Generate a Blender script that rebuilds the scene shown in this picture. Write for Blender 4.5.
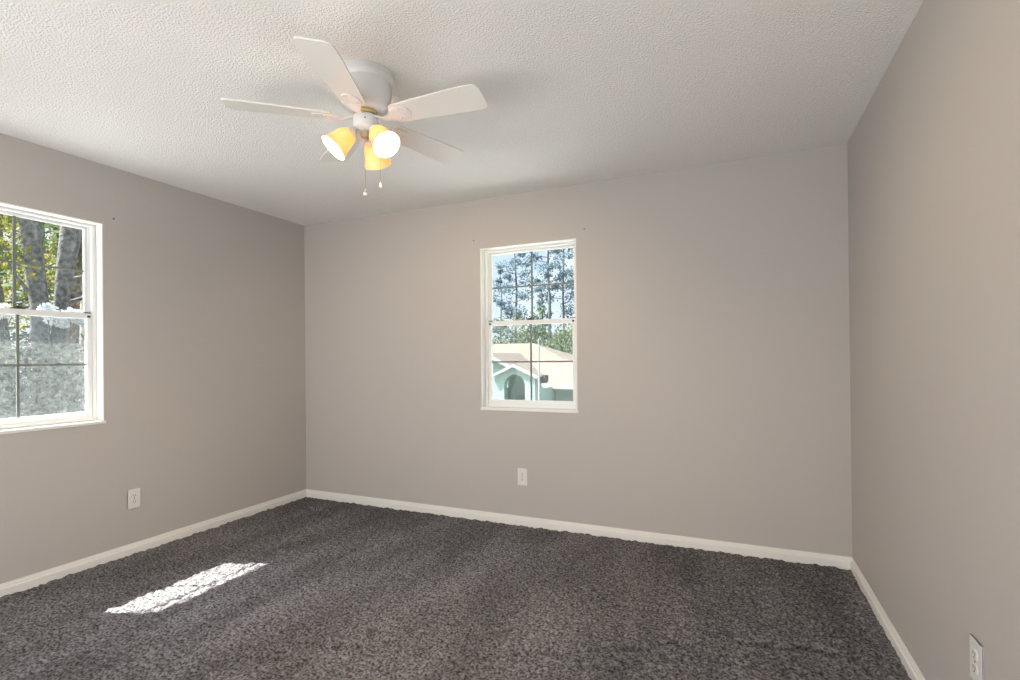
import bpy, bmesh, math, random
import numpy as np
from mathutils import Vector, Matrix
PI = math.pi
S = bpy.context.scene
for o in list(bpy.data.objects): bpy.data.objects.remove(o)
C = S.collection

# ------------------------------------------------------------------ camera
W = 4.142; H = 2.44; YR = -4.55          # room: x 0..W, y YR..0, z 0..H
f_px, yaw, pitch, roll = 507.37, 0.4139, 0.0038, -0.0099
CAM = Vector((3.5279, -3.4443, 1.2204))
F = Vector((-math.sin(yaw)*math.cos(pitch), math.cos(yaw)*math.cos(pitch), math.sin(pitch)))
R0 = Vector((math.cos(yaw), math.sin(yaw), 0)); U0 = R0.cross(F)
R = R0*math.cos(roll) + U0*math.sin(roll); U = R.cross(F)
cd = bpy.data.cameras.new('camera'); cam = bpy.data.objects.new('camera', cd); C.objects.link(cam)
m = Matrix((R, U, -F)).transposed().to_4x4(); m.translation = CAM; cam.matrix_world = m
cd.sensor_width = 36; cd.lens = f_px/1020*36; cd.shift_y = 17.09/1020; cd.clip_start = .02; cd.clip_end = 500
S.camera = cam

# ------------------------------------------------------------------ view, world, sun, lights
S.view_settings.view_transform = 'Standard'; S.view_settings.look = 'None'
S.view_settings.exposure = 0.1; S.view_settings.gamma = 1; S.view_settings.use_curve_mapping = False
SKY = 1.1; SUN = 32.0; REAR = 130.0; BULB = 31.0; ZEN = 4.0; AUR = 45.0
wd = bpy.data.worlds.new('sky'); S.world = wd; wd.use_nodes = True
nt = wd.node_tree; nt.nodes.clear()
def N(nt, t, **k):
    n = nt.nodes.new(t)
    for a, b in k.items(): setattr(n, a, b)
    return n
out = N(nt, 'ShaderNodeOutputWorld'); bg = N(nt, 'ShaderNodeBackground'); bg.inputs[1].default_value = SKY
tc = N(nt, 'ShaderNodeTexCoord'); sx = N(nt, 'ShaderNodeSeparateXYZ'); rp = N(nt, 'ShaderNodeValToRGB')
nt.links.new(tc.outputs['Generated'], sx.inputs[0]); nt.links.new(sx.outputs[2], rp.inputs[0])
e = rp.color_ramp.elements
e[0].position = 0.0; e[0].color = (.84, .90, .97, 1); e[1].position = 1; e[1].color = (.55, .72, 1, 1)
k = e.new(.22); k.color = (.62, .77, .98, 1)
no = N(nt, 'ShaderNodeTexNoise'); no.inputs['Scale'].default_value = 5; no.inputs['Detail'].default_value = 5
nr = N(nt, 'ShaderNodeValToRGB'); nr.color_ramp.elements[0].position = .5; nr.color_ramp.elements[1].position = .68
mx = N(nt, 'ShaderNodeMixRGB'); mx.inputs[2].default_value = (1, 1, 1, 1)
nt.links.new(tc.outputs['Generated'], no.inputs[0]); nt.links.new(no.outputs[0], nr.inputs[0])
nt.links.new(nr.outputs[0], mx.inputs[0]); nt.links.new(rp.outputs[0], mx.inputs[1])
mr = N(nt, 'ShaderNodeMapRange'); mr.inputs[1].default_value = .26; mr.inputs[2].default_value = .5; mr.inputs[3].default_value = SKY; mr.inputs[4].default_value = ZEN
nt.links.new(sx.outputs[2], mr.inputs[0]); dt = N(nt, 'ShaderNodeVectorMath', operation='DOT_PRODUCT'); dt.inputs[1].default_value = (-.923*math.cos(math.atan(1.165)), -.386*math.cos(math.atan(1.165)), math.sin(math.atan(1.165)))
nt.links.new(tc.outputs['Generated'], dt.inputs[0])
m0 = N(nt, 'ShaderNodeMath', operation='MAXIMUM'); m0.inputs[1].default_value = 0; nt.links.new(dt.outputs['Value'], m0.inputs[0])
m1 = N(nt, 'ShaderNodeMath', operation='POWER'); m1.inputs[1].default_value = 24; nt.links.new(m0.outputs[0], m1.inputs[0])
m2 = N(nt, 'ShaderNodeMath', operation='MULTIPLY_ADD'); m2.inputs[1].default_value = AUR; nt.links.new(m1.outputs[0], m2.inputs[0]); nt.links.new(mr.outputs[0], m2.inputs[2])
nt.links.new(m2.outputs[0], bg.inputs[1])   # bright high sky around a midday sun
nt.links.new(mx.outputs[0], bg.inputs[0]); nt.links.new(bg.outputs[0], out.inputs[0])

def light(name, typ, energy, color, loc, d=None, **k):
    l = bpy.data.lights.new(name, typ); l.energy = energy; l.color = color
    for a, b in k.items(): setattr(l, a, b)
    o = bpy.data.objects.new(name, l); C.objects.link(o); o.location = loc
    if d: o.rotation_euler = Vector(d).to_track_quat('-Z', 'Y').to_euler()
    return o
EL = math.atan(1.165)
light('sun', 'SUN', SUN, (1, .95, .87), (-8, -4, 9), (.923*math.cos(EL), .386*math.cos(EL), -math.sin(EL)), angle=math.radians(.53))
light('rear_fill', 'AREA', REAR, (1, .985, .96), (W/2, YR+.12, 1.0), (0, 1, .62), shape='RECTANGLE', size=3.9, size_y=1.7)  # unseen fill lamp added at the closed rear wall to lift the room

# ------------------------------------------------------------------ materials
def mat(name, col, rough=.6, spec=.3, var=None, scale=10, bump=None, metal=0, detail=4):
    """var: second colour mixed by noise; bump: (scale, strength, distance)"""
    m = bpy.data.materials.new(name); m.use_nodes = True; t = m.node_tree; b = t.nodes['Principled BSDF']
    b.inputs['Base Color'].default_value = (*col, 1); b.inputs['Roughness'].default_value = rough
    b.inputs['Specular IOR Level'].default_value = spec; b.inputs['Metallic'].default_value = metal
    tc = N(t, 'ShaderNodeTexCoord')
    if var:
        n = N(t, 'ShaderNodeTexNoise'); n.inputs['Scale'].default_value = scale; n.inputs['Detail'].default_value = detail
        r = N(t, 'ShaderNodeValToRGB'); r.color_ramp.elements[0].color = (*col, 1); r.color_ramp.elements[1].color = (*var, 1)
        r.color_ramp.elements[0].position = .35; r.color_ramp.elements[1].position = .65
        t.links.new(tc.outputs['Object'], n.inputs[0]); t.links.new(n.outputs[0], r.inputs[0]); t.links.new(r.outputs[0], b.inputs['Base Color'])
    if bump:
        n = N(t, 'ShaderNodeTexNoise'); n.inputs['Scale'].default_value = bump[0]; n.inputs['Detail'].default_value = 3
        bp = N(t, 'ShaderNodeBump'); bp.inputs['Strength'].default_value = bump[1]; bp.inputs['Distance'].default_value = bump[2]
        t.links.new(tc.outputs['Object'], n.inputs[0]); t.links.new(n.outputs[0], bp.inputs['Height']); t.links.new(bp.outputs[0], b.inputs['Normal'])
    return m
M = {}
M['wall'] = mat('greige_wall_paint', (.492, .466, .450), .55, .25, bump=(90, .25, .0015))
M['outer_wall'] = mat('exterior_stucco', (.5, .5, .45), .9, .1, bump=(60, .5, .004))
M['white'] = mat('white_trim_paint', (.80, .79, .77), .4, .4)
M['plaster'] = mat('white_reveal_paint', (.82, .81, .79), .6, .3)
M['vinyl'] = mat('white_window_vinyl', (.78, .79, .80), .35, .4)
M['grille'] = mat('grey_window_grille', (.17, .19, .18), .5, .3)
M['dark'] = mat('dark_latch_metal', (.03, .03, .035), .4, .4)
M['slot'] = mat('dark_outlet_slot', (.06, .055, .05), .6, .2)
M['plate'] = mat('outlet_plastic', (.74, .73, .72), .3, .5)
M['screw'] = mat('grey_screw_metal', (.27, .24, .21), .5, .4)
M['fan'] = mat('fan_white_enamel', (.72, .74, .74), .3, .5)
M['blade'] = mat('fan_blade_white', (.76, .75, .72), .4, .4)
M['brass'] = mat('polished_brass', (.78, .60, .28), .3, .5, metal=1)
M['chain'] = mat('chain_metal', (.62, .52, .38), .35, .5, metal=.8)
M['ball'] = mat('pull_ball_white', (.9, .86, .80), .35, .5)
M['grass'] = mat('lawn_grass', (.10, .13, .05), .9, .1, (.22, .21, .12), 1.2, detail=8)
M['bark'] = mat('grey_bark', (.050, .047, .047), .9, .1, (.135, .13, .125), 14, bump=(20, 1, .03), detail=8)
M['bark_brown'] = mat('brown_bark', (.09, .075, .06), .9, .1, (.20, .165, .13), 14, bump=(20, 1, .03), detail=8)
M['bark_pine'] = mat('pine_bark', (.08, .09, .10), .9, .1, (.13, .13, .13), 5, bump=(20, 1, .03))
M['roof'] = mat('beige_shingles', (.105, .084, .066), .9, .1, (.085, .067, .053), 3.5, detail=9, bump=(14, .6, .03))
M['aqua'] = mat('aqua_stucco', (.15, .20, .185), .9, .1, (.17, .22, .205), 3, bump=(20, .4, .01))
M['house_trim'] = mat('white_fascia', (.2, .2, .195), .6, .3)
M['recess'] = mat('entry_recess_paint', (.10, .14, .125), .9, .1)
M['housedoor'] = mat('dark_entry_door', (.03, .05, .045), .6, .3)
M['pole'] = mat('pale_pole', (.16, .165, .165), .7, .2)
M['porch_shadow'] = mat('dark_porch_shadow', (.035, .032, .03), .7, .2)
M['concrete'] = mat('pale_concrete', (.45, .44, .41), .9, .1, (.52, .50, .47), 2)
M['soffit'] = mat('soffit_paint', (.6, .6, .58), .7, .2)

def leafmat(name, a, b, trans=.5):
    m = bpy.data.materials.new(name); m.use_nodes = True; t = m.node_tree; t.nodes.clear()
    o = N(t, 'ShaderNodeOutputMaterial'); d = N(t, 'ShaderNodeBsdfDiffuse'); tr = N(t, 'ShaderNodeBsdfTranslucent'); mx = N(t, 'ShaderNodeMixShader')
    mx.inputs[0].default_value = trans
    g = N(t, 'ShaderNodeTexCoord'); n = N(t, 'ShaderNodeTexNoise'); n.inputs['Scale'].default_value = 2.2; n.inputs['Detail'].default_value = 6
    r = N(t, 'ShaderNodeValToRGB'); r.color_ramp.elements[0].color = (*a, 1); r.color_ramp.elements[1].color = (*b, 1)
    r.color_ramp.elements[0].position = .4; r.color_ramp.elements[1].position = .6
    t.links.new(g.outputs['Object'], n.inputs[0]); t.links.new(n.outputs[0], r.inputs[0])
    for s in (d, tr): t.links.new(r.outputs[0], s.inputs[0])
    t.links.new(d.outputs[0], mx.inputs[1]); t.links.new(tr.outputs[0], mx.inputs[2]); t.links.new(mx.outputs[0], o.inputs[0])
    return m
M['leaf_yellow'] = leafmat('yellow_green_leaves', (.075, .095, .025), (.23, .19, .045))
M['leaf_green'] = leafmat('green_leaves', (.06, .09, .05), (.13, .145, .075))
M['leaf_pine'] = leafmat('blue_green_needles', (.08, .12, .155), (.13, .17, .18))
M['leaf_hedge'] = leafmat('grey_green_hedge_leaves', (.05, .055, .052), (.09, .095, .085), .3)
M['glare_white'] = leafmat('white_glare', (.5, .5, .5), (.6, .6, .6), .3)

# ceiling: sprayed texture
m = M['ceiling'] = mat('textured_ceiling', (.84, .83, .815), .8, .15); t = m.node_tree; b = t.nodes['Principled BSDF']
tc = N(t, 'ShaderNodeTexCoord')
v = N(t, 'ShaderNodeTexNoise'); v.inputs['Scale'].default_value = 120; v.inputs['Detail'].default_value = 2.5; v.inputs['Roughness'].default_value = .55
r = N(t, 'ShaderNodeValToRGB'); r.color_ramp.elements[0].position = .42; r.color_ramp.elements[1].position = .62
bp = N(t, 'ShaderNodeBump'); bp.inputs['Strength'].default_value = .65; bp.inputs['Distance'].default_value = .004
t.links.new(tc.outputs['Object'], v.inputs[0]); t.links.new(v.outputs[0], r.inputs[0]); t.links.new(r.outputs[0], bp.inputs['Height']); t.links.new(bp.outputs[0], b.inputs['Normal'])

# carpet: two-tone charcoal yarn, brushed in patches
m = M['carpet'] = mat('charcoal_carpet', (.1, .1, .1), 1, .05); t = m.node_tree; b = t.nodes['Principled BSDF']
tc = N(t, 'ShaderNodeTexCoord')
v = N(t, 'ShaderNodeTexNoise'); v.inputs['Scale'].default_value = 90; v.inputs['Detail'].default_value = 4
r = N(t, 'ShaderNodeValToRGB'); r.color_ramp.elements[0].position = .34; r.color_ramp.elements[1].position = .66
r.color_ramp.elements[0].color = (.040, .040, .044, 1); r.color_ramp.elements[1].color = (.258, .252, .266, 1)
v2 = N(t, 'ShaderNodeTexNoise'); v2.inputs['Scale'].default_value = 3.5; v2.inputs['Detail'].default_value = 3
r2 = N(t, 'ShaderNodeValToRGB'); r2.color_ramp.elements[0].position = .35; r2.color_ramp.elements[1].position = .65
r2.color_ramp.elements[0].color = (.74, .73, .73, 1); r2.color_ramp.elements[1].color = (1.12, 1.11, 1.11, 1)
mp = N(t, 'ShaderNodeMapping'); mp.inputs['Rotation'].default_value = (0, 0, .9); mp.inputs['Scale'].default_value = (1, .35, 1)
mm = N(t, 'ShaderNodeMixRGB', blend_type='MULTIPLY'); mm.inputs[0].default_value = 1
t.links.new(tc.outputs['Object'], v.inputs[0]); t.links.new(v.outputs[0], r.inputs[0])
t.links.new(tc.outputs['Object'], mp.inputs[0]); t.links.new(mp.outputs[0], v2.inputs[0]); t.links.new(v2.outputs[0], r2.inputs[0])
t.links.new(r.outputs[0], mm.inputs[1]); t.links.new(r2.outputs[0], mm.inputs[2]); t.links.new(mm.outputs[0], b.inputs['Base Color'])
bp = N(t, 'ShaderNodeBump'); bp.inputs['Strength'].default_value = .9; bp.inputs['Distance'].default_value = .008
t.links.new(v.outputs[0], bp.inputs['Height']); t.links.new(bp.outputs[0], b.inputs['Normal'])

# glass
def glass(name, tint=(.96, .98, .97), gl=.006):
    m = bpy.data.materials.new(name); m.use_nodes = True; t = m.node_tree; t.nodes.clear()
    o = N(t, 'ShaderNodeOutputMaterial'); a = N(t, 'ShaderNodeBsdfTransparent'); g = N(t, 'ShaderNodeBsdfGlossy'); mx = N(t, 'ShaderNodeMixShader')
    a.inputs[0].default_value = (*tint, 1); g.inputs['Roughness'].default_value = .02; mx.inputs[0].default_value = gl
    t.links.new(a.outputs[0], mx.inputs[1]); t.links.new(g.outputs[0], mx.inputs[2]); t.links.new(mx.outputs[0], o.inputs[0])
    return m
M['glass'] = glass('window_glass')
# insect screen / dusty mesh: mostly see-through, dust catches the sun
def screen(name, cover, col):
    m = bpy.data.materials.new(name); m.use_nodes = True; t = m.node_tree; t.nodes.clear()
    o = N(t, 'ShaderNodeOutputMaterial'); a = N(t, 'ShaderNodeBsdfTransparent'); g = N(t, 'ShaderNodeBsdfTranslucent'); d = N(t, 'ShaderNodeBsdfDiffuse')
    m1 = N(t, 'ShaderNodeMixShader'); m1.inputs[0].default_value = .5; mx = N(t, 'ShaderNodeMixShader')
    g.inputs[0].default_value = (*col, 1); d.inputs[0].default_value = (*col, 1)
    tc = N(t, 'ShaderNodeTexCoord'); n = N(t, 'ShaderNodeTexNoise'); n.inputs['Scale'].default_value = 45; n.inputs['Detail'].default_value = 6; n.inputs['Roughness'].default_value = .75
    r = N(t, 'ShaderNodeValToRGB'); r.color_ramp.elements[0].position = .36; r.color_ramp.elements[1].position = .66
    r.color_ramp.elements[0].color = (cover*.5,)*3 + (1,); r.color_ramp.elements[1].color = (min(1, cover*1.7),)*3 + (1,)
    t.links.new(tc.outputs['Object'], n.inputs[0]); t.links.new(n.outputs[0], r.inputs[0]); t.links.new(r.outputs[0], mx.inputs[0])
    t.links.new(g.outputs[0], m1.inputs[1]); t.links.new(d.outputs[0], m1.inputs[2])
    t.links.new(a.outputs[0], mx.inputs[1]); t.links.new(m1.outputs[0], mx.inputs[2]); t.links.new(mx.outputs[0], o.inputs[0])
    return m
M['screen'] = screen('dusty_insect_screen', .065, (.50, .52, .52))
M['screen_clean'] = screen('insect_screen_mesh', .05, (.40, .42, .42))
# amber alabaster shade: lets the bulb glow through
m = bpy.data.materials.new('amber_glass_shade'); m.use_nodes = True; t = m.node_tree; t.nodes.clear(); M['shade'] = m
o_ = N(t, 'ShaderNodeOutputMaterial'); a = N(t, 'ShaderNodeBsdfTranslucent'); g = N(t, 'ShaderNodeBsdfPrincipled'); mx = N(t, 'ShaderNodeMixShader')
tc = N(t, 'ShaderNodeTexCoord'); n = N(t, 'ShaderNodeTexNoise'); n.inputs['Scale'].default_value = 25; n.inputs['Detail'].default_value = 4
r = N(t, 'ShaderNodeValToRGB'); r.color_ramp.elements[0].color = (.90, .56, .24, 1); r.color_ramp.elements[1].color = (.96, .78, .50, 1)
t.links.new(tc.outputs['Object'], n.inputs[0]); t.links.new(n.outputs[0], r.inputs[0]); t.links.new(r.outputs[0], a.inputs[0]); t.links.new(r.outputs[0], g.inputs['Base Color'])
g.inputs['Roughness'].default_value = .3; mx.inputs[0].default_value = .84
t.links.new(a.outputs[0], mx.inputs[1]); t.links.new(g.outputs[0], mx.inputs[2]); t.links.new(mx.outputs[0], o_.inputs[0])
m = bpy.data.materials.new('lit_bulb'); m.use_nodes = True; t = m.node_tree; t.nodes.clear(); M['bulb'] = m
o_ = N(t, 'ShaderNodeOutputMaterial'); a = N(t, 'ShaderNodeEmission'); a.inputs[0].default_value = (1, .80, .52, 1); a.inputs[1].default_value = 40; t.links.new(a.outputs[0], o_.inputs[0])

# ------------------------------------------------------------------ mesh helpers
def BM(): return bmesh.new()
def box(bm, x0, x1, y0, y1, z0, z1, bev=0, seg=2):
    r = bmesh.ops.create_cube(bm, size=1); vs = r['verts']
    for v in vs: v.co = Vector(((v.co.x+.5)*(x1-x0)+x0, (v.co.y+.5)*(y1-y0)+y0, (v.co.z+.5)*(z1-z0)+z0))
    if bev:
        es = list({e for v in vs for e in v.link_edges})
        bmesh.ops.bevel(bm, geom=es, offset=bev, segments=seg, affect='EDGES', clamp_overlap=True)
def lathe(bm, prof, mtx=Matrix(), seg=40, a0=0):
    rings = []
    for r, z in prof:
        if r < 1e-5: rings.append([bm.verts.new(mtx @ Vector((0, 0, z)))])
        else: rings.append([bm.verts.new(mtx @ Vector((r*math.cos(2*PI*i/seg), r*math.sin(2*PI*i/seg), z))) for i in range(seg)])
    for A, B in zip(rings, rings[1:]):
        for i in range(seg):
            j = (i+1) % seg
            if len(A) == 1 and len(B) == 1: continue
            if len(A) == 1: bm.faces.new((A[0], B[i], B[j]))
            elif len(B) == 1: bm.faces.new((A[i], B[0], A[j]))
            else: bm.faces.new((A[i], B[i], B[j], A[j]))
def tube(bm, pts, rad, seg=10):
    pts = [Vector(p) for p in pts]; n = len(pts)
    rr = rad if isinstance(rad, (list, tuple)) else [rad]*n
    rings = []; up = Vector((.31, .2, .93))
    for i, p in enumerate(pts):
        d = (pts[min(i+1, n-1)]-pts[max(i-1, 0)]).normalized()
        if i == 0:
            s = d.cross(up)
            if s.length < .1: s = d.cross(Vector((1, 0, 0)))
        else: s = s - d*s.dot(d)
        s.normalize(); q = d.cross(s)
        rings.append([bm.verts.new(p+(s*math.cos(2*PI*k/seg)+q*math.sin(2*PI*k/seg))*rr[i]) for k in range(seg)])
    for A, B in zip(rings, rings[1:]):
        for i in range(seg): bm.faces.new((A[i], A[(i+1) % seg], B[(i+1) % seg], B[i]))
    bm.faces.new(rings[0][::-1]); bm.faces.new(rings[-1])
def prism(bm, poly, a, b, axis='y'):
    """extrude 2D polygon between a and b along axis; poly in the two other axes"""
    def P(u, v, w): return {'y': (u, w, v), 'x': (w, u, v), 'z': (u, v, w)}[axis]
    A = [bm.verts.new(P(u, v, a)) for u, v in poly]; B = [bm.verts.new(P(u, v, b)) for u, v in poly]
    n = len(poly); bm.faces.new(A); bm.faces.new(B[::-1])
    for i in range(n): bm.faces.new((A[i], B[i], B[(i+1) % n], A[(i+1) % n]))
def obj(name, bm, material, parent=None, smooth=False, loc=None, rotz=0):
    bmesh.ops.recalc_face_normals(bm, faces=bm.faces[:])
    me = bpy.data.meshes.new(name); bm.to_mesh(me); bm.free(); me.materials.append(material)
    if smooth:
        me.shade_smooth()
        try: me.set_sharp_from_angle(angle=math.radians(40))
        except Exception: pass
    o = bpy.data.objects.new(name, me); C.objects.link(o)
    if parent: o.parent = parent
    if loc: o.location = loc
    o.rotation_euler.z = rotz
    return o
def tag(o, label, cat, group=None, kind=None):
    o['label'] = label; o['category'] = cat
    if group: o['group'] = group
    if kind: o['kind'] = kind
    return o
def struct(o, label=None, cat=None):
    o['kind'] = 'structure'
    if label: o['label'] = label
    if cat: o['category'] = cat
    return o
def empty(name, loc, rotz=0):
    o = bpy.data.objects.new(name, None); C.objects.link(o); o.location = loc; o.rotation_euler.z = rotz; o.empty_display_size = .1
    return o
def dup(root, loc, rotz, **props):
    r = root.copy(); C.objects.link(r); r.location = loc; r.rotation_euler.z = rotz
    for k_, v_ in props.items(): r[k_] = v_
    for ch in list(root.children):
        c = ch.copy(); C.objects.link(c); c.parent = r
        for g in list(ch.children):
            d = g.copy(); C.objects.link(d); d.parent = c
    return r

# ------------------------------------------------------------------ room shell
TH = .18; WW = .753; WZ = .842; WH = 1.220
BX = 1.776; LY = -2.353
def holed_wall(name, u0, u1, hu, to3, label, mtl):
    """wall slab with one window opening; to3(u, d, z) -> xyz"""
    bm = BM(); us = [u0, hu, hu+WW, u1]; zs = [0-.05, WZ, WZ+WH, H+.05]
    g = {}
    for d in (0, TH):
        for i, u in enumerate(us):
            for j, z in enumerate(zs): g[i, j, d] = bm.verts.new(to3(u, d, z))
    for i in range(3):
        for j in range(3):
            if i == 1 and j == 1: continue
            bm.faces.new([g[i, j, 0], g[i+1, j, 0], g[i+1, j+1, 0], g[i, j+1, 0]])
            bm.faces.new([g[i, j, TH], g[i, j+1, TH], g[i+1, j+1, TH], g[i+1, j, TH]])
    def side(loop):
        for (a, b_), (c, d_) in zip(loop, loop[1:]+loop[:1]):
            bm.faces.new([g[a, b_, 0], g[c, d_, 0], g[c, d_, TH], g[a, b_, TH]])
    side([(1, 1), (1, 2), (2, 2), (2, 1)])
    side([(0, 0), (1, 0), (2, 0), (3, 0), (3, 1), (3, 2), (3, 3), (2, 3), (1, 3), (0, 3), (0, 2), (0, 1)])
    o = obj(name, bm, mtl); o.data.materials.append(M['outer_wall'])
    for p in o.data.polygons:
        c = p.center
        if (c.y > TH-.001 and 'back' in name) or (c.x < -TH+.001 and 'left' in name): p.material_index = 1
    return struct(o, label, 'wall')
holed_wall('wall_back', -TH, W+TH, BX, lambda u, d, z: (u, d, z), 'greige far wall with the narrow window and one outlet', M['wall'])
holed_wall('wall_left', YR, 0, LY, lambda u, d, z: (-d, u, z+(.014 if abs(z-WZ) < 1e-6 or abs(z-WZ-WH) < 1e-6 else 0)), 'greige left wall with the window over the sunlit carpet patch', M['wall'])
bm = BM(); box(bm, W, W+TH, YR, 0, -.05, H+.05); struct(obj('wall_right', bm, M['wall']), 'plain greige right wall', 'wall')
bm = BM(); box(bm, -TH, W+TH, YR-TH, YR, -.05, H+.05); struct(obj('wall_rear', bm, M['wall']), 'greige wall behind the viewer', 'wall')
bm = BM(); box(bm, 0, W, YR, 0, H, H+.05); struct(obj('ceiling', bm, M['ceiling']), 'white ceiling with sprayed popcorn texture', 'ceiling')
# roof with deep eaves (only its overhang matters from here)
bm = BM(); prism(bm, [(-1.04, H+.06), (-1.04, H+.13), (W/2, H+1.5), (W+.9, H+.10), (W+.9, H-.08), (W+.9-.03, H-.08), (W+.87, H+.06), (W+TH, H+.06), (W/2, H+.06), (-TH, H+.061)], YR-.7, .55)
struct(obj('roof_eave', bm, M['soffit']), 'pale overhanging roof and soffit above the windows', 'roof')

# carpet: displaced grid
def blur(a, s):
    n = int(3*s)+1; x = np.arange(-n, n+1); k_ = np.exp(-x*x/(2*s*s)); k_ /= k_.sum()
    a = np.apply_along_axis(lambda v: np.convolve(v, k_, 'same'), 0, a); return np.apply_along_axis(lambda v: np.convolve(v, k_, 'same'), 1, a)
def carpet():
    st = .0085; nx = int(W/st)+1; ny = int(3.9/st)+1
    rng = np.random.RandomState(4)
    def nz(s):
        a = blur(rng.randn(nx, ny), s); return a/a.std()
    hgt = .0032*nz(.85) + .0009*nz(1.8) + .0005*nz(6)
    x = np.linspace(0.001, W-.001, nx); y = np.linspace(-3.9, -.001, ny)
    X, Y = np.meshgrid(x, y, indexing='ij')
    # creases and dents pressed into the pile
    for (x0, y0, x1, y1, wdt, dp) in CREASES:
        d = np.array([x1-x0, y1-y0]); L = np.hypot(*d); d = d/L
        t_ = np.clip((X-x0)*d[0]+(Y-y0)*d[1], 0, L); wob = .012*np.sin(t_*31+x0*9)
        dist = np.abs(np.hypot(X-x0-t_*d[0], Y-y0-t_*d[1])+wob)
        hgt -= 2.2*dp*np.exp(-(dist/wdt)**2)
    V = np.stack([X, Y, hgt], -1).reshape(-1, 3)
    i = np.arange(nx*ny).reshape(nx, ny)
    Fc = np.stack([i[:-1, :-1], i[1:, :-1], i[1:, 1:], i[:-1, 1:]], -1).reshape(-1, 4)
    me = bpy.data.meshes.new('floor'); me.vertices.add(len(V)); me.vertices.foreach_set('co', V.ravel())
    me.loops.add(Fc.size); me.loops.foreach_set('vertex_index', Fc.ravel().astype(np.int32))
    me.polygons.add(len(Fc)); me.polygons.foreach_set('loop_start', np.arange(0, Fc.size, 4, dtype=np.int32)); me.polygons.foreach_set('loop_total', np.full(len(Fc), 4, dtype=np.int32))
    me.update(); me.validate(); me.shade_smooth(); me.materials.append(M['carpet'])
    o = bpy.data.objects.new('floor', me); C.objects.link(o)
    return struct(o, 'charcoal grey shaggy wall-to-wall carpet', 'carpet')
CREASES = [(.12, -.62, .20, -.58, .02, .016), (.30, -.25, .52, -.28, .03, .012), (.52, -.20, .60, -.36, .02, .012),
           (2.05, -1.72, 2.02, -1.56, .016, .014), (1.75, -1.95, 1.88, -1.75, .014, .011), (1.92, -1.9, 1.98, -1.72, .012, .009),
           (3.55, -1.05, 3.85, -1.0, .016, .013), (3.75, -.98, 3.98, -1.0, .018, .016), (3.1, -1.3, 3.3, -1.15, .015, .010),
           (2.7, -1.5, 2.85, -1.42, .014, .010), (1.35, -.75, 1.45, -.55, .012, .008)]
carpet()
bm = BM(); box(bm, 0, W, YR, 0, -.2, -.045); struct(obj('floor', bm, mat('subfloor_board', (.4, .3, .2))), 'floor slab under the carpet', 'floor')

# baseboards (colonial profile)
BH = .067
PR = [(0, -.02), (.013, -.02), (.014, .040), (.009, .046), (.009, .054), (.006, .060), (.006, .066), (.003, BH), (0, BH)]
bm = BM(); prism(bm, [(a_, z) for a_, z in PR], YR, 0, 'y'); struct(obj('baseboard_left', bm, M['white']), 'white baseboard along the left wall', 'baseboard')
bm = BM(); prism(bm, [(-a_, z) for a_, z in PR], 0, W, 'x'); struct(obj('baseboard_back', bm, M['white']), 'white baseboard along the far wall', 'baseboard')
bm = BM(); prism(bm, [(W-a_, z) for a_, z in PR], YR, 0, 'y'); struct(obj('baseboard_right', bm, M['white']), 'white baseboard along the right wall', 'baseboard')

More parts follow.
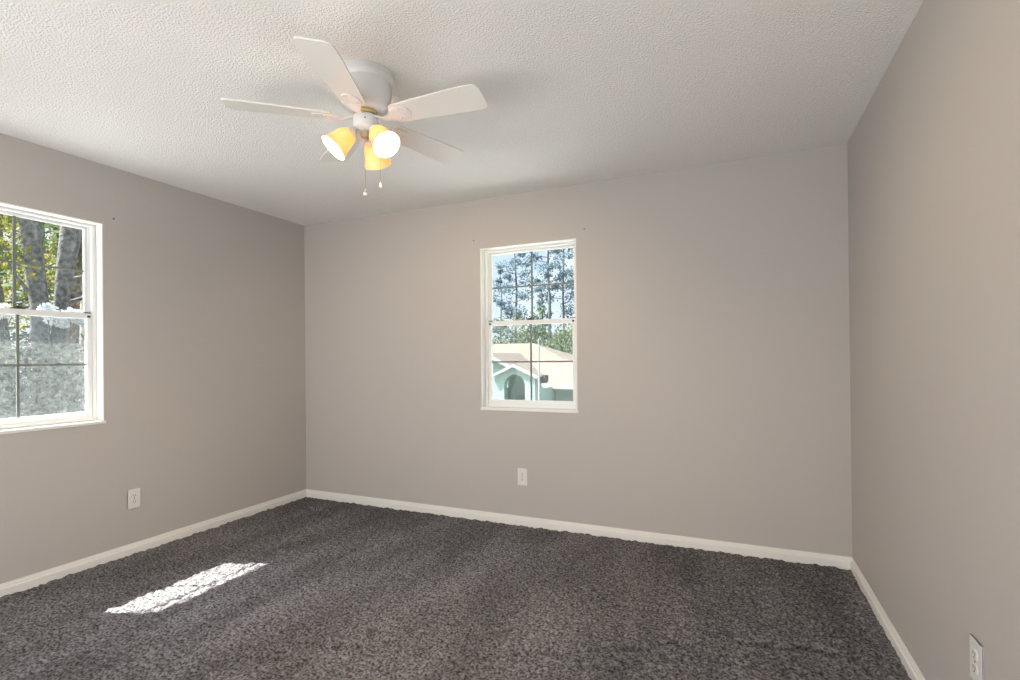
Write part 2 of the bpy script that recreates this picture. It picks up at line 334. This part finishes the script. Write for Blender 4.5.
# ------------------------------------------------------------------ windows (local: u along wall, d outward, z up from sill)
def rect_frame(bm, u0, u1, d0, d1, z0, z1, l, r, bt, tp, bev=.003):
    box(bm, u0, u0+l, d0, d1, z0, z1, bev); box(bm, u1-r, u1, d0, d1, z0, z1, bev)
    box(bm, u0+l, u1-r, d0, d1, z0, z0+bt, bev); box(bm, u0+l, u1-r, d0, d1, z1-tp, z1, bev)
def window(name, loc, rotz, scr, label):
    bm = BM(); fo = .060
    rect_frame(bm, .006, WW-.006, fo, fo+.09, .012, WH-.006, .020, .020, .026, .014)
    # jamb tracks
    for s in (0, 1):
        u = .026 if s == 0 else WW-.026-.008
        box(bm, u, u+.008, fo+.030, fo+.036, .038, WH-.020); box(bm, u, u+.008, fo+.064, fo+.066, .038, WH-.020)
    root = obj(name, bm, M['vinyl'], loc=loc, rotz=rotz); struct(root, label, 'window')
    bm = BM()   # painted reveal lining of the opening
    g = .006
    box(bm, 0, g, -.001, TH, 0, WH); box(bm, WW-g, WW, -.001, TH, 0, WH); box(bm, g, WW-g, -.001, TH, WH-g, WH)
    obj('reveal', bm, M['plaster'], root)
    bm = BM(); box(bm, -.008, WW+.008, -.008, 0, -.006, .013, .003); box(bm, .0062, WW-.0062, 0, fo+.03, 0, .0125)
    obj('window_sill', bm, M['white'], root)
    mid = .648; a, b_ = .027, WW-.027
    bm = BM(); rect_frame(bm, a, b_, fo+.040, fo+.062, mid-.012, WH-.020, .022, .022, .026, .016)
    us = obj('upper_sash', bm, M['vinyl'], root)
    bm = BM(); rect_frame(bm, a, b_, fo+.006, fo+.030, .036, mid+.020, .026, .026, .034, .032)
    ls = obj('lower_sash', bm, M['vinyl'], root)
    for par, d, z0, z1, w_ in ((us, fo+.050, mid+.014, WH-.036, .022), (ls, fo+.018, .070, mid-.012, .026)):
        bm = BM(); box(bm, a+w_-.004, b_-w_+.004, d-.002, d+.002, z0-.004, z1+.004); obj('pane', bm, M['glass'], par)
        zc = (z0+z1)/2+.004; uc = (a+b_)/2
        bm = BM(); box(bm, a+w_, b_-w_, d-.0035, d+.0035, zc-.0055, zc+.0055)
        box(bm, uc-.0065, uc+.0065, d-.0036, d+.0036, z0, zc-.0055); box(bm, uc-.0065, uc+.0065, d-.0036, d+.0036, zc+.0055, z1)
        obj('grille', bm, M['grille'], par)
    bm = BM(); box(bm, WW/2-.030, WW/2+.030, fo+.002, fo+.030, mid+.0202, mid+.026, .002); box(bm, WW/2-.012, WW/2+.014, fo-.004, fo+.016, mid+.0262, mid+.034, .002)
    obj('sash_lock', bm, M['dark'], ls)
    for s in (0, 1):
        u = a+.004 if s == 0 else b_-.044
        bm = BM(); box(bm, u, u+.040, fo+.004, fo+.024, mid+.0202, mid+.025, .002); obj('tilt_latch', bm, M['dark'], ls)
        u = a+.010 if s == 0 else b_-.026
        bm = BM(); box(bm, u, u+.016, fo+.001, fo+.006, mid-.006, mid+.006, .001); obj('latch_tab', bm, M['dark'], ls)
    bm = BM(); box(bm, a, b_, fo+.0665, fo+.0675, .04, mid+.02); obj('insect_screen', bm, M[scr], root)
    return root
window('window_1', (0, LY, WZ+.014), PI/2, 'screen', 'white single-hung window on the left wall, lower sash hazy with sunlit screen')
window('window_2', (BX, 0, WZ), 0, 'screen_clean', 'white single-hung window on the far wall with a view of the neighbouring roof')

# ------------------------------------------------------------------ wall outlets (local: u along wall, d out of wall into room = -y)
def outlet(loc, rotz, label):
    bm = BM(); box(bm, -.0385, .0385, -.006, 0, -.062, .062, .003)
    root = obj('wall_outlet', bm, M['plate'], loc=loc, rotz=rotz); tag(root, label, 'outlet', 'duplex wall outlets')
    for z in (-.0195, .0195):
        bm = BM(); pts = []
        for i in range(20):
            an = 2*PI*i/20; pts.append((max(-.0165, min(.0165, .0185*math.cos(an))), z+.0145*math.sin(an)))
        prism(bm, pts, -.0085, -.006, 'y'); rc = obj('receptacle', bm, M['plate'], root)
        bm = BM(); box(bm, -.0075, -.0052, -.0089, -.0084, z-.001, z+.008); box(bm, .0050, .0075, -.0089, -.0084, z-.002, z+.008)
        tube(bm, [(0, -.0089, z-.008), (0, -.0084, z-.008)], .0028, 10); obj('slots', bm, M['slot'], rc)
    bm = BM(); tube(bm, [(0, -.0075, 0), (0, -.006, 0)], .0035, 12); obj('screw', bm, M['screw'], root)
    return root
outlet((0, -1.436, .349), PI/2, 'white duplex outlet on the left wall below and right of the window')
outlet((2.106, 0, .357), 0, 'white duplex outlet on the far wall under the window')
outlet((W, -1.632, .366), -PI/2, 'white duplex outlet low on the right wall above its baseboard')
# old curtain-bracket anchors left in the walls
def anchor(loc, rotz, label):
    bm = BM(); tube(bm, [(0, 0, 0), (0, -.002, 0), (0, -.0035, 0)], [.007, .007, .004], 12); box(bm, -.0045, .0045, -.004, -.0034, -.001, .001)
    return tag(obj('wall_anchor', bm, M['screw'], loc=loc, rotz=rotz), label, 'wall anchor', 'leftover curtain screws')

# ------------------------------------------------------------------ ceiling fan
FX, FY = 2.102, -1.706; BZ = 2.250
fan = empty('ceiling_fan', (FX, FY, H)); tag(fan, 'white five-blade hugger ceiling fan with three lit amber glass shades', 'ceiling fan')
def Z(z): return z-H
bm = BM(); lathe(bm, [(0, Z(H)), (.118, Z(H)), (.120, Z(2.434)), (.120, Z(2.412)), (.112, Z(2.406)), (.107, Z(2.396)), (.109, Z(2.388)), (.109, Z(2.36)), (.105, Z(2.342)), (.098, Z(2.318)), (.091, Z(2.300)), (.070, Z(2.288)), (.050, Z(2.284)), (0, Z(2.284))], seg=56)
obj('motor_housing', bm, M['fan'], fan, True)
bm = BM(); lathe(bm, [(0, Z(2.283)), (.046, Z(2.283)), (.050, Z(2.278)), (.050, Z(2.270)), (.048, Z(2.265)), (0, Z(2.265))], seg=40); obj('flywheel', bm, M['brass'], fan, True)
bm = BM(); lathe(bm, [(0, Z(2.262)), (.047, Z(2.262)), (.052, Z(2.256)), (.052, Z(2.222)), (.048, Z(2.208)), (.030, Z(2.197)), (0, Z(2.195))], seg=40)
sh = obj('switch_housing', bm, M['fan'], fan, True); sh['label'] = 'pale grey switch housing'
bm = BM(); tube(bm, [(0.0305, -.042, Z(2.235)), (.0318, -.0437, Z(2.235))], .003, 8); obj('screw', bm, M['dark'], sh)
bm = BM(); lathe(bm, [(0, Z(2.196)), (.022, Z(2.196)), (.024, Z(2.185)), (.020, Z(2.172)), (.008, Z(2.165)), (.006, Z(2.155)), (0, Z(2.152))], seg=24); obj('light_fitter', bm, M['chain'], fan, True)
A0 = math.radians(-140.6); PT = math.radians(11)
def blade_mesh():
    bm = BM(); r0, r1 = .135, .545; pts = []
    def hw(r):
        t_ = (r-r0)/(r1-r0); return .052+.018*min(1, t_*1.3)
    outl = []
    for i in range(7):   # root corner rounding
        a_ = PI/2*(i/6); outl.append((r0+.02*(1-math.cos(a_-0)) if False else r0+.022*(1-math.sin(a_)), -(hw(r0)-.022*(1-math.cos(a_)))))
    outl = [(r0+.022*(1-math.sin(PI/2*i/6)), -(hw(r0)-.022)-.022*math.cos(PI/2*i/6)) for i in range(7)][::-1]
    outl += [(r0+(r1-r0)*t_, -hw(r0+(r1-r0)*t_)) for t_ in (.3, .6, .8)]
    cr = .03
    outl += [(r1-cr+cr*math.sin(PI/2*i/8), -(hw(r1)-cr)-cr*math.cos(PI/2*i/8)) for i in range(9)]
    poly = outl + [(x, -y) for x, y in outl[::-1]]
    # y is CCW tangent; pitched about the radial axis
    A = [bm.verts.new((x, y, .003)) for x, y in poly]; B = [bm.verts.new((x, y, -.003)) for x, y in poly]
    bm.faces.new(A); bm.faces.new(B[::-1])
    for i in range(len(poly)): j = (i+1) % len(poly); bm.faces.new((A[i], A[j], B[j], B[i]))
    bmesh.ops.rotate(bm, verts=bm.verts[:], matrix=Matrix.Rotation(-PT, 3, 'X'))
    return bm
def iron_mesh():
    bm = BM()   # curved arm then a leaf-shaped plate under the blade root
    n = 9; pr = []
    cl = [(.045, 0, .004), (.07, 0, -.004), (.095, 0, -.014), (.118, 0, -.012), (.14, 0, -.006)]
    wd_ = [.014, .012, .011, .016, .030]
    L = [bm.verts.new((x, -w_, z-.002)) for (x, y, z), w_ in zip(cl, wd_)]; Rr = [bm.verts.new((x, w_, z-.002)) for (x, y, z), w_ in zip(cl, wd_)]
    L2 = [bm.verts.new((x, -w_, z+.002)) for (x, y, z), w_ in zip(cl, wd_)]; R2 = [bm.verts.new((x, w_, z+.002)) for (x, y, z), w_ in zip(cl, wd_)]
    for i in range(4):
        for q in ((L[i], L[i+1], Rr[i+1], Rr[i]), (L2[i], R2[i], R2[i+1], L2[i+1]), (L[i], L2[i], L2[i+1], L[i+1]), (Rr[i], Rr[i+1], R2[i+1], R2[i])): bm.faces.new(q)
    bm.faces.new((L[0], Rr[0], R2[0], L2[0])); bm.faces.new((L[4], L2[4], R2[4], Rr[4]))
    poly = [(.138, -.030), (.15, -.036), (.175, -.040), (.198, -.034), (.213, -.018), (.218, 0)]; poly += [(x, -y) for x, y in poly[-2::-1]]
    prism(bm, poly, -.0078, -.0034, 'z')
    tube(bm, [(.165, -.022, -.0078), (.165, -.022, -.0105)], .005, 10); tube(bm, [(.165, .022, -.0078), (.165, .022, -.0105)], .005, 10); tube(bm, [(.200, 0, -.0078), (.200, 0, -.0105)], .005, 10)
    bmesh.ops.rotate(bm, verts=[v for v in bm.verts if v.co.x > .13], matrix=Matrix.Rotation(-PT, 3, 'X'))
    return bm
b0 = obj('blade', blade_mesh(), M['blade'], fan, loc=(0, 0, Z(BZ)), rotz=A0)
i0 = obj('blade_bracket', iron_mesh(), M['fan'], b0, True)
for k_ in range(1, 5):
    b = b0.copy(); C.objects.link(b); b.rotation_euler.z = A0+k_*2*PI/5
    c = i0.copy(); C.objects.link(c); c.parent = b
# light kit
for az in (107, 227, 347):
    an = math.radians(az); rad = Vector((math.cos(an), math.sin(an), 0)); tl = math.radians(47)
    ax = (rad*math.cos(tl)+Vector((0, 0, -math.sin(tl)))).normalized()
    neck = rad*.054+Vector((0, 0, Z(2.192)))
    mt = Matrix.Translation(neck) @ ax.to_track_quat('Z', 'Y').to_matrix().to_4x4()
    bm = BM(); tube(bm, [Vector((0, 0, Z(2.21)))+rad*.03, Vector((0, 0, Z(2.205)))+rad*.045, neck+ax*.004], .009, 12); lathe(bm, [(0, -.004), (.018, -.004), (.024, .004), (.027, .016), (.027, .022), (0, .022)], mt, 28)
    arm = obj('light_arm', bm, M['fan'], fan, True)
    bm = BM(); op = [(.026, .016), (.033, .022), (.039, .034), (.043, .054), (.047, .078), (.053, .100), (.060, .113), (.0605, .116)]
    inn = [(r_-.003, z) for r_, z in op[::-1]]
    lathe(bm, op+inn, mt, 40); s_ = obj('lamp_shade', bm, M['shade'], fan, True); s_['label'] = 'amber marbled glass bell shade, lit'
    bm = BM(); lathe(bm, [(0, .022), (.010, .022), (.011, .030), (.014, .036), (.016, .042), (.010, .048), (0, .050)], mt, 24); bb = obj('bulb', bm, M['bulb'], s_, True)
    p = mt @ Vector((0, 0, .072))
    light('bulb_glow', 'POINT', BULB, (1, .76, .45), Vector((FX, FY, H))+p, shadow_soft_size=.018)
# pull chains
for (dx, dy, z0, z1, rb, lab) in ((.018, -.028, 2.20, 1.922, .0095, 'longer pull chain with white ball'), (.066, .010, 2.20, 1.957, .0065, 'shorter pull chain')):
    bm = BM(); tube(bm, [(dx, dy, Z(z0)), (dx, dy, Z(z1)+rb)], .0010, 6)
    n = int((z0-z1)/.012)
    for i in range(n): bmesh.ops.create_icosphere(bm, subdivisions=1, radius=.0018, matrix=Matrix.Translation((dx, dy, Z(z1)+rb+.006+i*.012)))
    ch = obj('pull_chain', bm, M['chain'], fan, True); ch['label'] = lab
    bm = BM(); bmesh.ops.create_uvsphere(bm, u_segments=20, v_segments=14, radius=rb, matrix=Matrix.Translation((dx, dy, Z(z1))))
    lathe(bm, [(0, rb+.012), (.0025, rb+.010), (.003, rb), (.0035, rb-.002), (0, rb-.003)], Matrix.Translation((dx, dy, Z(z1))), 12)
    obj('pull_ball', bm, M['ball'], ch, True)

# ------------------------------------------------------------------ outdoors
GZ = -2.9
bm = BM(); n = 60; vs = {}
random.seed(2)
for i in range(n+1):
    for j in range(n+1):
        x = -75+i*2; y = -25+j*2; vs[i, j] = bm.verts.new((x, y, GZ+.12*math.sin(x*.31)*math.cos(y*.27)-.12))
for i in range(n):
    for j in range(n): bm.faces.new((vs[i, j], vs[i+1, j], vs[i+1, j+1], vs[i, j+1]))
struct(obj('ground', bm, M['grass'], smooth=True), 'sunlit lawn outside below the windows', 'ground')

bm = BM(); box(bm, -11, -1.0, -9, 6.5, GZ-.3, GZ+.03); struct(obj('bounce_slab', bm, M['concrete']), 'pale concrete slab added below the left window to bounce sunlight indoors', 'bounce_slab')  # added reflector: throws sun up through the left window onto the ceiling
bm = BM(); box(bm, -9, 8, 2.0, 14.5, GZ-.3, GZ+.035); struct(obj('bounce_slab', bm, M['concrete']), 'pale concrete slab added between the two houses to bounce sunlight indoors', 'bounce_slab')  # same kind of added reflector for the far window
# neighbouring house
hs = empty('neighbour_house', (-6, 20, GZ)); tag(hs, 'single-storey aqua stucco house with beige shingle roof seen through the far window', 'house')
def hobj(name, bm, mt, par=None):
    o = obj(name, bm, mt, par or hs)
    if not par:
        for v in o.data.vertices: v.co -= Vector((-6, 20, GZ))
    else:
        for v in o.data.vertices: v.co -= Vector((-6, 20, GZ))
    return o
bm = BM(); box(bm, -16.5, -1.7, 20, 29, GZ-.2, -.12); hobj('wall', bm, M['aqua'])
bm = BM()
ey, rz, ez = 19.45, 2.14, -.06
cs = [Vector(p) for p in ((-17, ey, ez), (-1.2, ey, ez), (-1.2, 29.6, ez), (-17, 29.6, ez), (-12.5, 24.5, rz), (-7.2, 24.5, rz))]
v = [bm.verts.new(c) for c in cs]
for q in ((0, 1, 5, 4), (1, 2, 5), (2, 3, 4, 5), (3, 0, 4), (3, 2, 1, 0)): bm.faces.new([v[i] for i in q])
rf = hobj('roof', bm, M['roof'])
bm = BM(); box(bm, -17.03, -1.17, ey-.05, ey+.02, ez-.16, ez+.0); hobj('fascia', bm, M['house_trim'], rf)
bm = BM(); box(bm, -4.05, -3.75, 20.3, 20.7, .25, .72, .02); box(bm, -4.15, -3.65, 20.2, 20.8, .72, .76)
bm.free()
# larger side gable left of the entry
def gable(cx, hw_, yf, yb, apex, slope, wallmat):
    zl = apex-hw_*slope
    bm = BM(); prism(bm, [(cx-hw_+.25, GZ-.1), (cx+hw_-.25, GZ-.1), (cx+hw_-.25, zl+.25*slope-.08), (cx, apex-.08), (cx-hw_+.25, zl+.25*slope-.08)], yf+.25, yb); hobj('gable_wall', bm, wallmat)
    bm = BM(); prism(bm, [(cx-hw_, zl), (cx, apex), (cx+hw_, zl), (cx+hw_, zl-.05), (cx, apex-.07), (cx-hw_, zl-.05)], yf+.02, yb); hobj('gable_roof', bm, M['roof'])
    bm = BM(); prism(bm, [(cx-hw_-.02, zl+.01), (cx, apex+.02), (cx+hw_+.02, zl+.01), (cx+hw_+.02, zl-.15), (cx, apex-.15), (cx-hw_-.02, zl-.15)], yf-.04, yf+.03); hobj('gable_trim', bm, M['house_trim'])
gable(-7.5, 2.2, 18.6, 23.5, 1.55, .50, M['aqua'])
# entry porch: gabled front with an arched opening
cx, yf, apex, hw_, sl = -5.32, 17.0, .97, 1.12, .46
zl = apex-hw_*sl
arch = []
for i in range(17):
    an = PI*i/16; arch.append((cx+.50*math.cos(an), .02+.52*math.sin(an)))
bm = BM()
for y in (yf+.15, yf+.45):
    pass
outer = [(cx+hw_-.15, GZ-.1), (cx+hw_-.15, zl+.02), (cx, apex-.1), (cx-hw_+.15, zl+.02), (cx-hw_+.15, GZ-.1)]
poly = [(cx+.50, GZ-.1)] + outer + [(cx-.50, GZ-.1)] + arch[::-1]
prism(bm, poly, yf+.15, yf+.5)
box(bm, cx-hw_+.15, cx-hw_+.4, yf+.5, 20, GZ-.1, -.10); box(bm, cx+hw_-.4, cx+hw_-.15, yf+.5, 20, GZ-.1, -.10)
hobj('porch_front', bm, M['aqua'])
bm = BM(); box(bm, cx-hw_+.4, cx+hw_-.4, 18.1, 18.28, GZ-.1, .5); hobj('porch_recess', bm, M['recess'])
bm = BM(); box(bm, cx-.25, cx+.5, 18.0, 18.09, GZ, -.45, .02); hobj('entry_door', bm, M['housedoor'])
bm = BM(); prism(bm, [(cx-hw_, zl), (cx, apex), (cx+hw_, zl), (cx+hw_, zl-.05), (cx, apex-.06), (cx-hw_, zl-.05)], yf+.03, 18.3); hobj('porch_roof', bm, M['roof'])
bm = BM(); prism(bm, [(cx-hw_-.03, zl+.01), (cx, apex+.03), (cx+hw_+.03, zl+.01), (cx+hw_+.03, zl-.11), (cx, apex-.10), (cx-hw_-.03, zl-.11)], yf-.04, yf+.03); hobj('porch_trim', bm, M['house_trim'])
# dark box put in for the shadowed side of the porch roof
bm = BM(); box(bm, -4.47, -4.10, 17.7, 18.25, .14, .49, .03); hobj('porch_shadow_box', bm, M['porch_shadow'])
# slender pale pole in front of the house
bm = BM(); tube(bm, [(0, 0, -.3), (0, 0, 2.5), (0, 0, 5.0)], [.05, .045, .035], 10); box(bm, -.12, .12, -.03, .03, 4.6, 4.66)
tag(obj('metal_pole', bm, M['pole'], loc=(-4.1, 17.0, GZ)), 'slim pale pole standing on the lawn in front of the aqua house', 'pole')
bm = BM()
pts = [(-16+i*.8, 30, 3.15-.35*math.sin(PI*i/30)) for i in range(31)]; tube(bm, pts, .02, 6)
tag(obj('overhead_cable', bm, M['leaf_green']), 'thin cable strung above the roof of the neighbouring house', 'cable')

def leaves(bm, centre, rad, n, size, squash=(1, 1, 1)):
    for _ in range(n):
        d = Vector((random.gauss(0, 1), random.gauss(0, 1), random.gauss(0, 1))).normalized()*(random.random()**.45)
        p = centre+Vector((d.x*rad*squash[0], d.y*rad*squash[1], d.z*rad*squash[2]))
        a_ = Vector((random.gauss(0, 1), random.gauss(0, 1), random.gauss(0, 1))).normalized(); b_ = a_.cross(Vector((random.gauss(0, 1), random.gauss(0, 1), random.gauss(0, 1)))).normalized()
        s = size*random.uniform(.6, 1.3)
        bm.faces.new([bm.verts.new(p+a_*s), bm.verts.new(p+b_*s*.45), bm.verts.new(p-a_*s), bm.verts.new(p-b_*s*.45)])
def leafobj(name, bm, mtl, parent):
    me = bpy.data.meshes.new(name); bm.to_mesh(me); bm.free(); me.materials.append(mtl); o = bpy.data.objects.new(name, me); C.objects.link(o)
    if parent: o.parent = parent
    return o
def pine(x, y, hgt, r, dens, bmat, lmat, label, low=.45, lean=0, group='trees behind the neighbouring house', spread=.15, lsize=.12):
    root = empty('pine_tree', (x, y, GZ)); tag(root, label, 'tree', group)
    tb = BM(); tp = [(lean*hgt*(i/6)**1.3+.08*math.sin(i*2+x), .06*math.cos(i*1.7), hgt*i/6-.2) for i in range(7)]
    tube(tb, tp, [r*(1-.75*i/6) for i in range(7)], 9)
    lb = BM()
    for i in range(dens):
        t_ = low+(1-low)*(i+.5)/dens; z = hgt*t_; an = random.uniform(0, 2*PI); L = hgt*spread*(1.15-t_*.75)*random.uniform(.6, 1.15)
        k = t_*6; k0 = min(int(k), 5); fr = k-k0; bx = tp[k0][0]*(1-fr)+tp[k0+1][0]*fr
        a_ = Vector((bx, 0, z)); b_ = a_+Vector((math.cos(an)*L, math.sin(an)*L, L*.25)); tube(tb, [a_, (a_+b_)/2+Vector((0, 0, -.05*L)), b_], [r*.22, r*.14, r*.06], 5)
        for q in (.55, .8, 1.0): leaves(lb, a_.lerp(b_, q)+Vector((0, 0, random.gauss(0, L*.12))), L*.42, 34, lsize, (1, 1, .7))
    obj('trunk', tb, bmat, root, True); leafobj('foliage', lb, lmat, root)
    return root
def broadleaf(x, y, hgt, r, dens, bmat, lmat, label, base=.25, wide=.3, group='trees behind the neighbouring house', lsize=.13, nl=70, name='broadleaf_tree'):
    root = empty(name, (x, y, GZ)); tag(root, label, 'tree', group)
    tb = BM(); lb = BM()
    top = Vector((random.uniform(-.3, .3), random.uniform(-.3, .3), hgt*.55)); tube(tb, [(0, 0, -.2), top*.5, top], [r, r*.8, r*.5], 9)
    for i in range(dens):
        an = random.uniform(0, 2*PI); L = hgt*wide*random.uniform(.4, 1); z0 = hgt*random.uniform(base, .55); z1 = min(hgt, z0+hgt*random.uniform(.05, .45))
        a_ = Vector((top.x*z0/top.z, top.y*z0/top.z, z0)); b_ = Vector((math.cos(an)*L, math.sin(an)*L, z1)); mid_ = (a_+b_)/2+Vector((0, 0, hgt*.04))
        tube(tb, [a_, mid_, b_], [r*.35, r*.2, r*.08], 6)
        for q in (.6, 1.0): leaves(lb, a_.lerp(b_, q)+Vector((random.gauss(0, .2), random.gauss(0, .2), random.gauss(0, .2))), hgt*.085, nl, lsize)
    obj('trunk', tb, bmat, root, True); leafobj('foliage', lb, lmat, root)
    return root
random.seed(11)
P = [(-12.8, 35, 15, .17, 26, 'tallest bluish pine left of centre through the far window', .42), (-14.6, 36, 12, .12, 20, 'thin pine at the left edge of the far window view', .35),
     (-9.9, 35, 17, .18, 20, 'tall bare-stemmed pine right of the grille bar in the far window', .55), (-9.0, 36, 15, .15, 18, 'slender pine close to the right edge of the far window', .5),
     (-11.2, 37, 11, .13, 22, 'short bushy pine behind the centre grille bar of the far window', .3), (-7.2, 37, 14, .16, 22, 'pine at the right jamb of the far window view', .4)]
for x, y, h_, r_, dn, lab, lo in P: pine(x, y, h_, r_, dn, M['bark_pine'], M['leaf_pine'], lab, lo)
B = [(-11.0, 33, 7.6, .14, 26, 'leafy green tree just above the meeting rail, centre of the far window'), (-7.9, 32.5, 8.6, .15, 24, 'light green tree at the right side of the far window'),
     (-15.5, 33, 6.0, .12, 22, 'low green tree behind the left end of the neighbouring roof'), (-8.0, 38, 6.5, .14, 26, 'dense low green tree behind the right slope of the roof'),
     (-5.2, 36, 6.3, .14, 24, 'round green tree beyond the right end of the neighbouring house'), (-12.8, 40, 6.6, .14, 28, 'distant green tree behind the roof ridge')]
for x, y, h_, r_, dn, lab in B: broadleaf(x, y, h_, r_, dn, M['bark_pine'], M['leaf_green'], lab)

# left side: forked oak close to the house
random.seed(5)
oak = empty('oak_tree', (-7, 1.28, GZ)); tag(oak, 'big forked grey-barked oak close outside the left window', 'tree')
tb = BM()
def L(*pts): return [Vector(p)-Vector((-7, 1.28, GZ)) for p in pts]
tube(tb, L((-7, 1.28, GZ-.2), (-7, 1.27, -1), (-7, 1.26, .7), (-7, 1.25, 1.3)), [.34, .28, .24, .20], 14)
tube(tb, L((-7, 1.22, .9), (-7, 1.13, 1.7), (-7, 1.13, 2.2), (-7.05, 1.09, 2.7), (-7, 1.02, 3.4), (-7, .88, 4.2), (-7.1, .6, 5.6), (-7.2, .3, 7.2)), [.16, .13, .125, .13, .135, .13, .11, .06], 14)
tube(tb, L((-6.95, 1.30, .9), (-6.95, 1.36, 1.7), (-6.95, 1.40, 2.2), (-6.95, 1.47, 2.9), (-6.95, 1.58, 3.7), (-6.95, 1.75, 4.6), (-6.9, 2.1, 6.5)), [.15, .10, .10, .125, .16, .15, .08], 14)
lb = BM()
for i in range(34):
    z = random.uniform(2.2, 7); s = random.choice((-1, 1)); y0 = 1.05 if s < 0 else 1.5
    a_ = Vector((-7, y0, z)); b_ = a_+Vector((random.uniform(-1.6, 1.2), s*random.uniform(.4, 2.2), random.uniform(.0, 1.2)))
    md = (a_+b_)/2+Vector((0, 0, random.uniform(-.2, .3))); tube(tb, L(a_, md, b_), [.035, .022, .01], 6)
    off = Vector((-7, 1.28, GZ))
    for q in (.6, 1.0): leaves(lb, a_.lerp(b_, q)-off, .42, 60, .055)
obj('trunk', tb, M['bark'], oak, True); leafobj('foliage', lb, M['leaf_yellow'], oak)
# slimmer brown-barked trees behind
def slim(x, y, pts, rads, mt, lm, label, nl=26, zr=(2.5, 7)):
    root = empty('young_oak_tree', (x, y, GZ)); tag(root, label, 'tree', 'trees outside the left window'); tb = BM(); lb = BM(); off = Vector((x, y, GZ))
    tube(tb, [Vector(p)-off for p in pts], rads, 12)
    for i in range(nl):
        z = random.uniform(*zr); a_ = Vector((x, y, z)); an = random.uniform(0, 2*PI); Lr = random.uniform(.6, 2.0); b_ = a_+Vector((math.cos(an)*Lr, math.sin(an)*Lr, random.uniform(0, .9)))
        tube(tb, [a_-off, (a_+b_)/2-off, b_-off], [.03, .02, .008], 6)
        for q in (.55, 1.0): leaves(lb, a_.lerp(b_, q)-off, .45, 60, .07)
    obj('trunk', tb, mt, root, True); leafobj('foliage', lb, lm, root)
slim(-8.6, 2.35, [(-8.6, 2.4, GZ-.2), (-8.6, 2.35, 0), (-8.6, 2.3, 2.4), (-8.6, 2.42, 3.6), (-8.6, 2.6, 6)], [.22, .18, .16, .15, .09], M['bark_brown'], M['leaf_green'], 'brown-barked tree right behind the fork of the big oak')
slim(-7.8, 2.3, [(-7.8, 2.2, GZ-.2), (-7.8, 2.22, 0), (-7.8, 2.26, 2.4), (-7.8, 2.34, 3.6), (-7.8, 2.3, 6)], [.20, .17, .15, .14, .09], M['bark_brown'], M['leaf_green'], 'brown trunk nearest the right jamb of the left window', 14)
slim(-12, 2.6, [(-12, 2.6, GZ-.2), (-12, 2.7, 1), (-12, 2.5, 3), (-12, 2.6, 7)], [.16, .13, .11, .06], M['bark'], M['leaf_yellow'], 'yellow-leaved tree left of the big oak', 60, (.4, 7.5))
slim(-15, 4.6, [(-15, 4.6, GZ-.2), (-15, 4.6, 1), (-15, 4.7, 3), (-15, 4.6, 7)], [.16, .13, .11, .06], M['bark'], M['leaf_yellow'], 'yellow-leaved tree seen between the oak stems', 40, (2.2, 8.5))
slim(-19, 4.2, [(-19, 4.2, GZ-.2), (-19, 4.2, 1), (-19, 4.1, 3), (-19, 4.2, 7)], [.16, .13, .11, .06], M['bark'], M['leaf_yellow'], 'farthest yellow-leaved tree outside the left window', 44, (1.5, 9))
# hedge and added pale tufts
def bush(name, loc, size, n, ls, mt, label):
    root = empty(name, loc); tag(root, label, 'shrub'); lb = BM(); tb = BM()
    for i in range(n):
        c = Vector((random.uniform(-1, 1)*size[0], random.uniform(-1, 1)*size[1], size[2]*random.uniform(.12, 1)**.6)); leaves(lb, c, size[2]*.09, 260, ls)
        tube(tb, [(c.x*.7, c.y*.9, -.1), (c.x, c.y, c.z)], [.03, .012], 5)
    obj('stems', tb, M['bark'], root, True); leafobj('foliage', lb, mt, root)
bush('hedge', (-5.7, .95, GZ), (.35, 1.9, 4.25), 140, .045, M['leaf_hedge'], 'tall grey-green hedge low in front of the oak outside the left window')
rb_ = empty('pale_glare', (-6.0, 1.0, GZ)); tag(rb_, 'pale tufts added to imitate white glare in front of the oak stems outside the left window', 'shrub')
tb = BM(); lb = BM()  # made-up white tufts imitate a blob of glare in the window
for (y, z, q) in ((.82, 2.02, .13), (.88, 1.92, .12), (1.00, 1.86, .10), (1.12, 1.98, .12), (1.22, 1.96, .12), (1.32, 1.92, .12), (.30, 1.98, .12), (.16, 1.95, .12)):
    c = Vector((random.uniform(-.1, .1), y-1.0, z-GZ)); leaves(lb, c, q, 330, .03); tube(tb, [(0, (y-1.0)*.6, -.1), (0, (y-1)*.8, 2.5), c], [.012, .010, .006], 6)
obj('stems', tb, M['bark'], rb_, True); leafobj('glare_tufts', lb, M['glare_white'], rb_)

# wall anchors last (small details)
anchor((1.72, 0, 2.13), 0, 'small grey screw left in the far wall above the window, left corner')
anchor((2.59, 0, 2.12), 0, 'small grey screw left in the far wall above the window, right corner')
anchor((0, -1.54, 2.12), PI/2, 'small grey screw left in the left wall by the window corner')
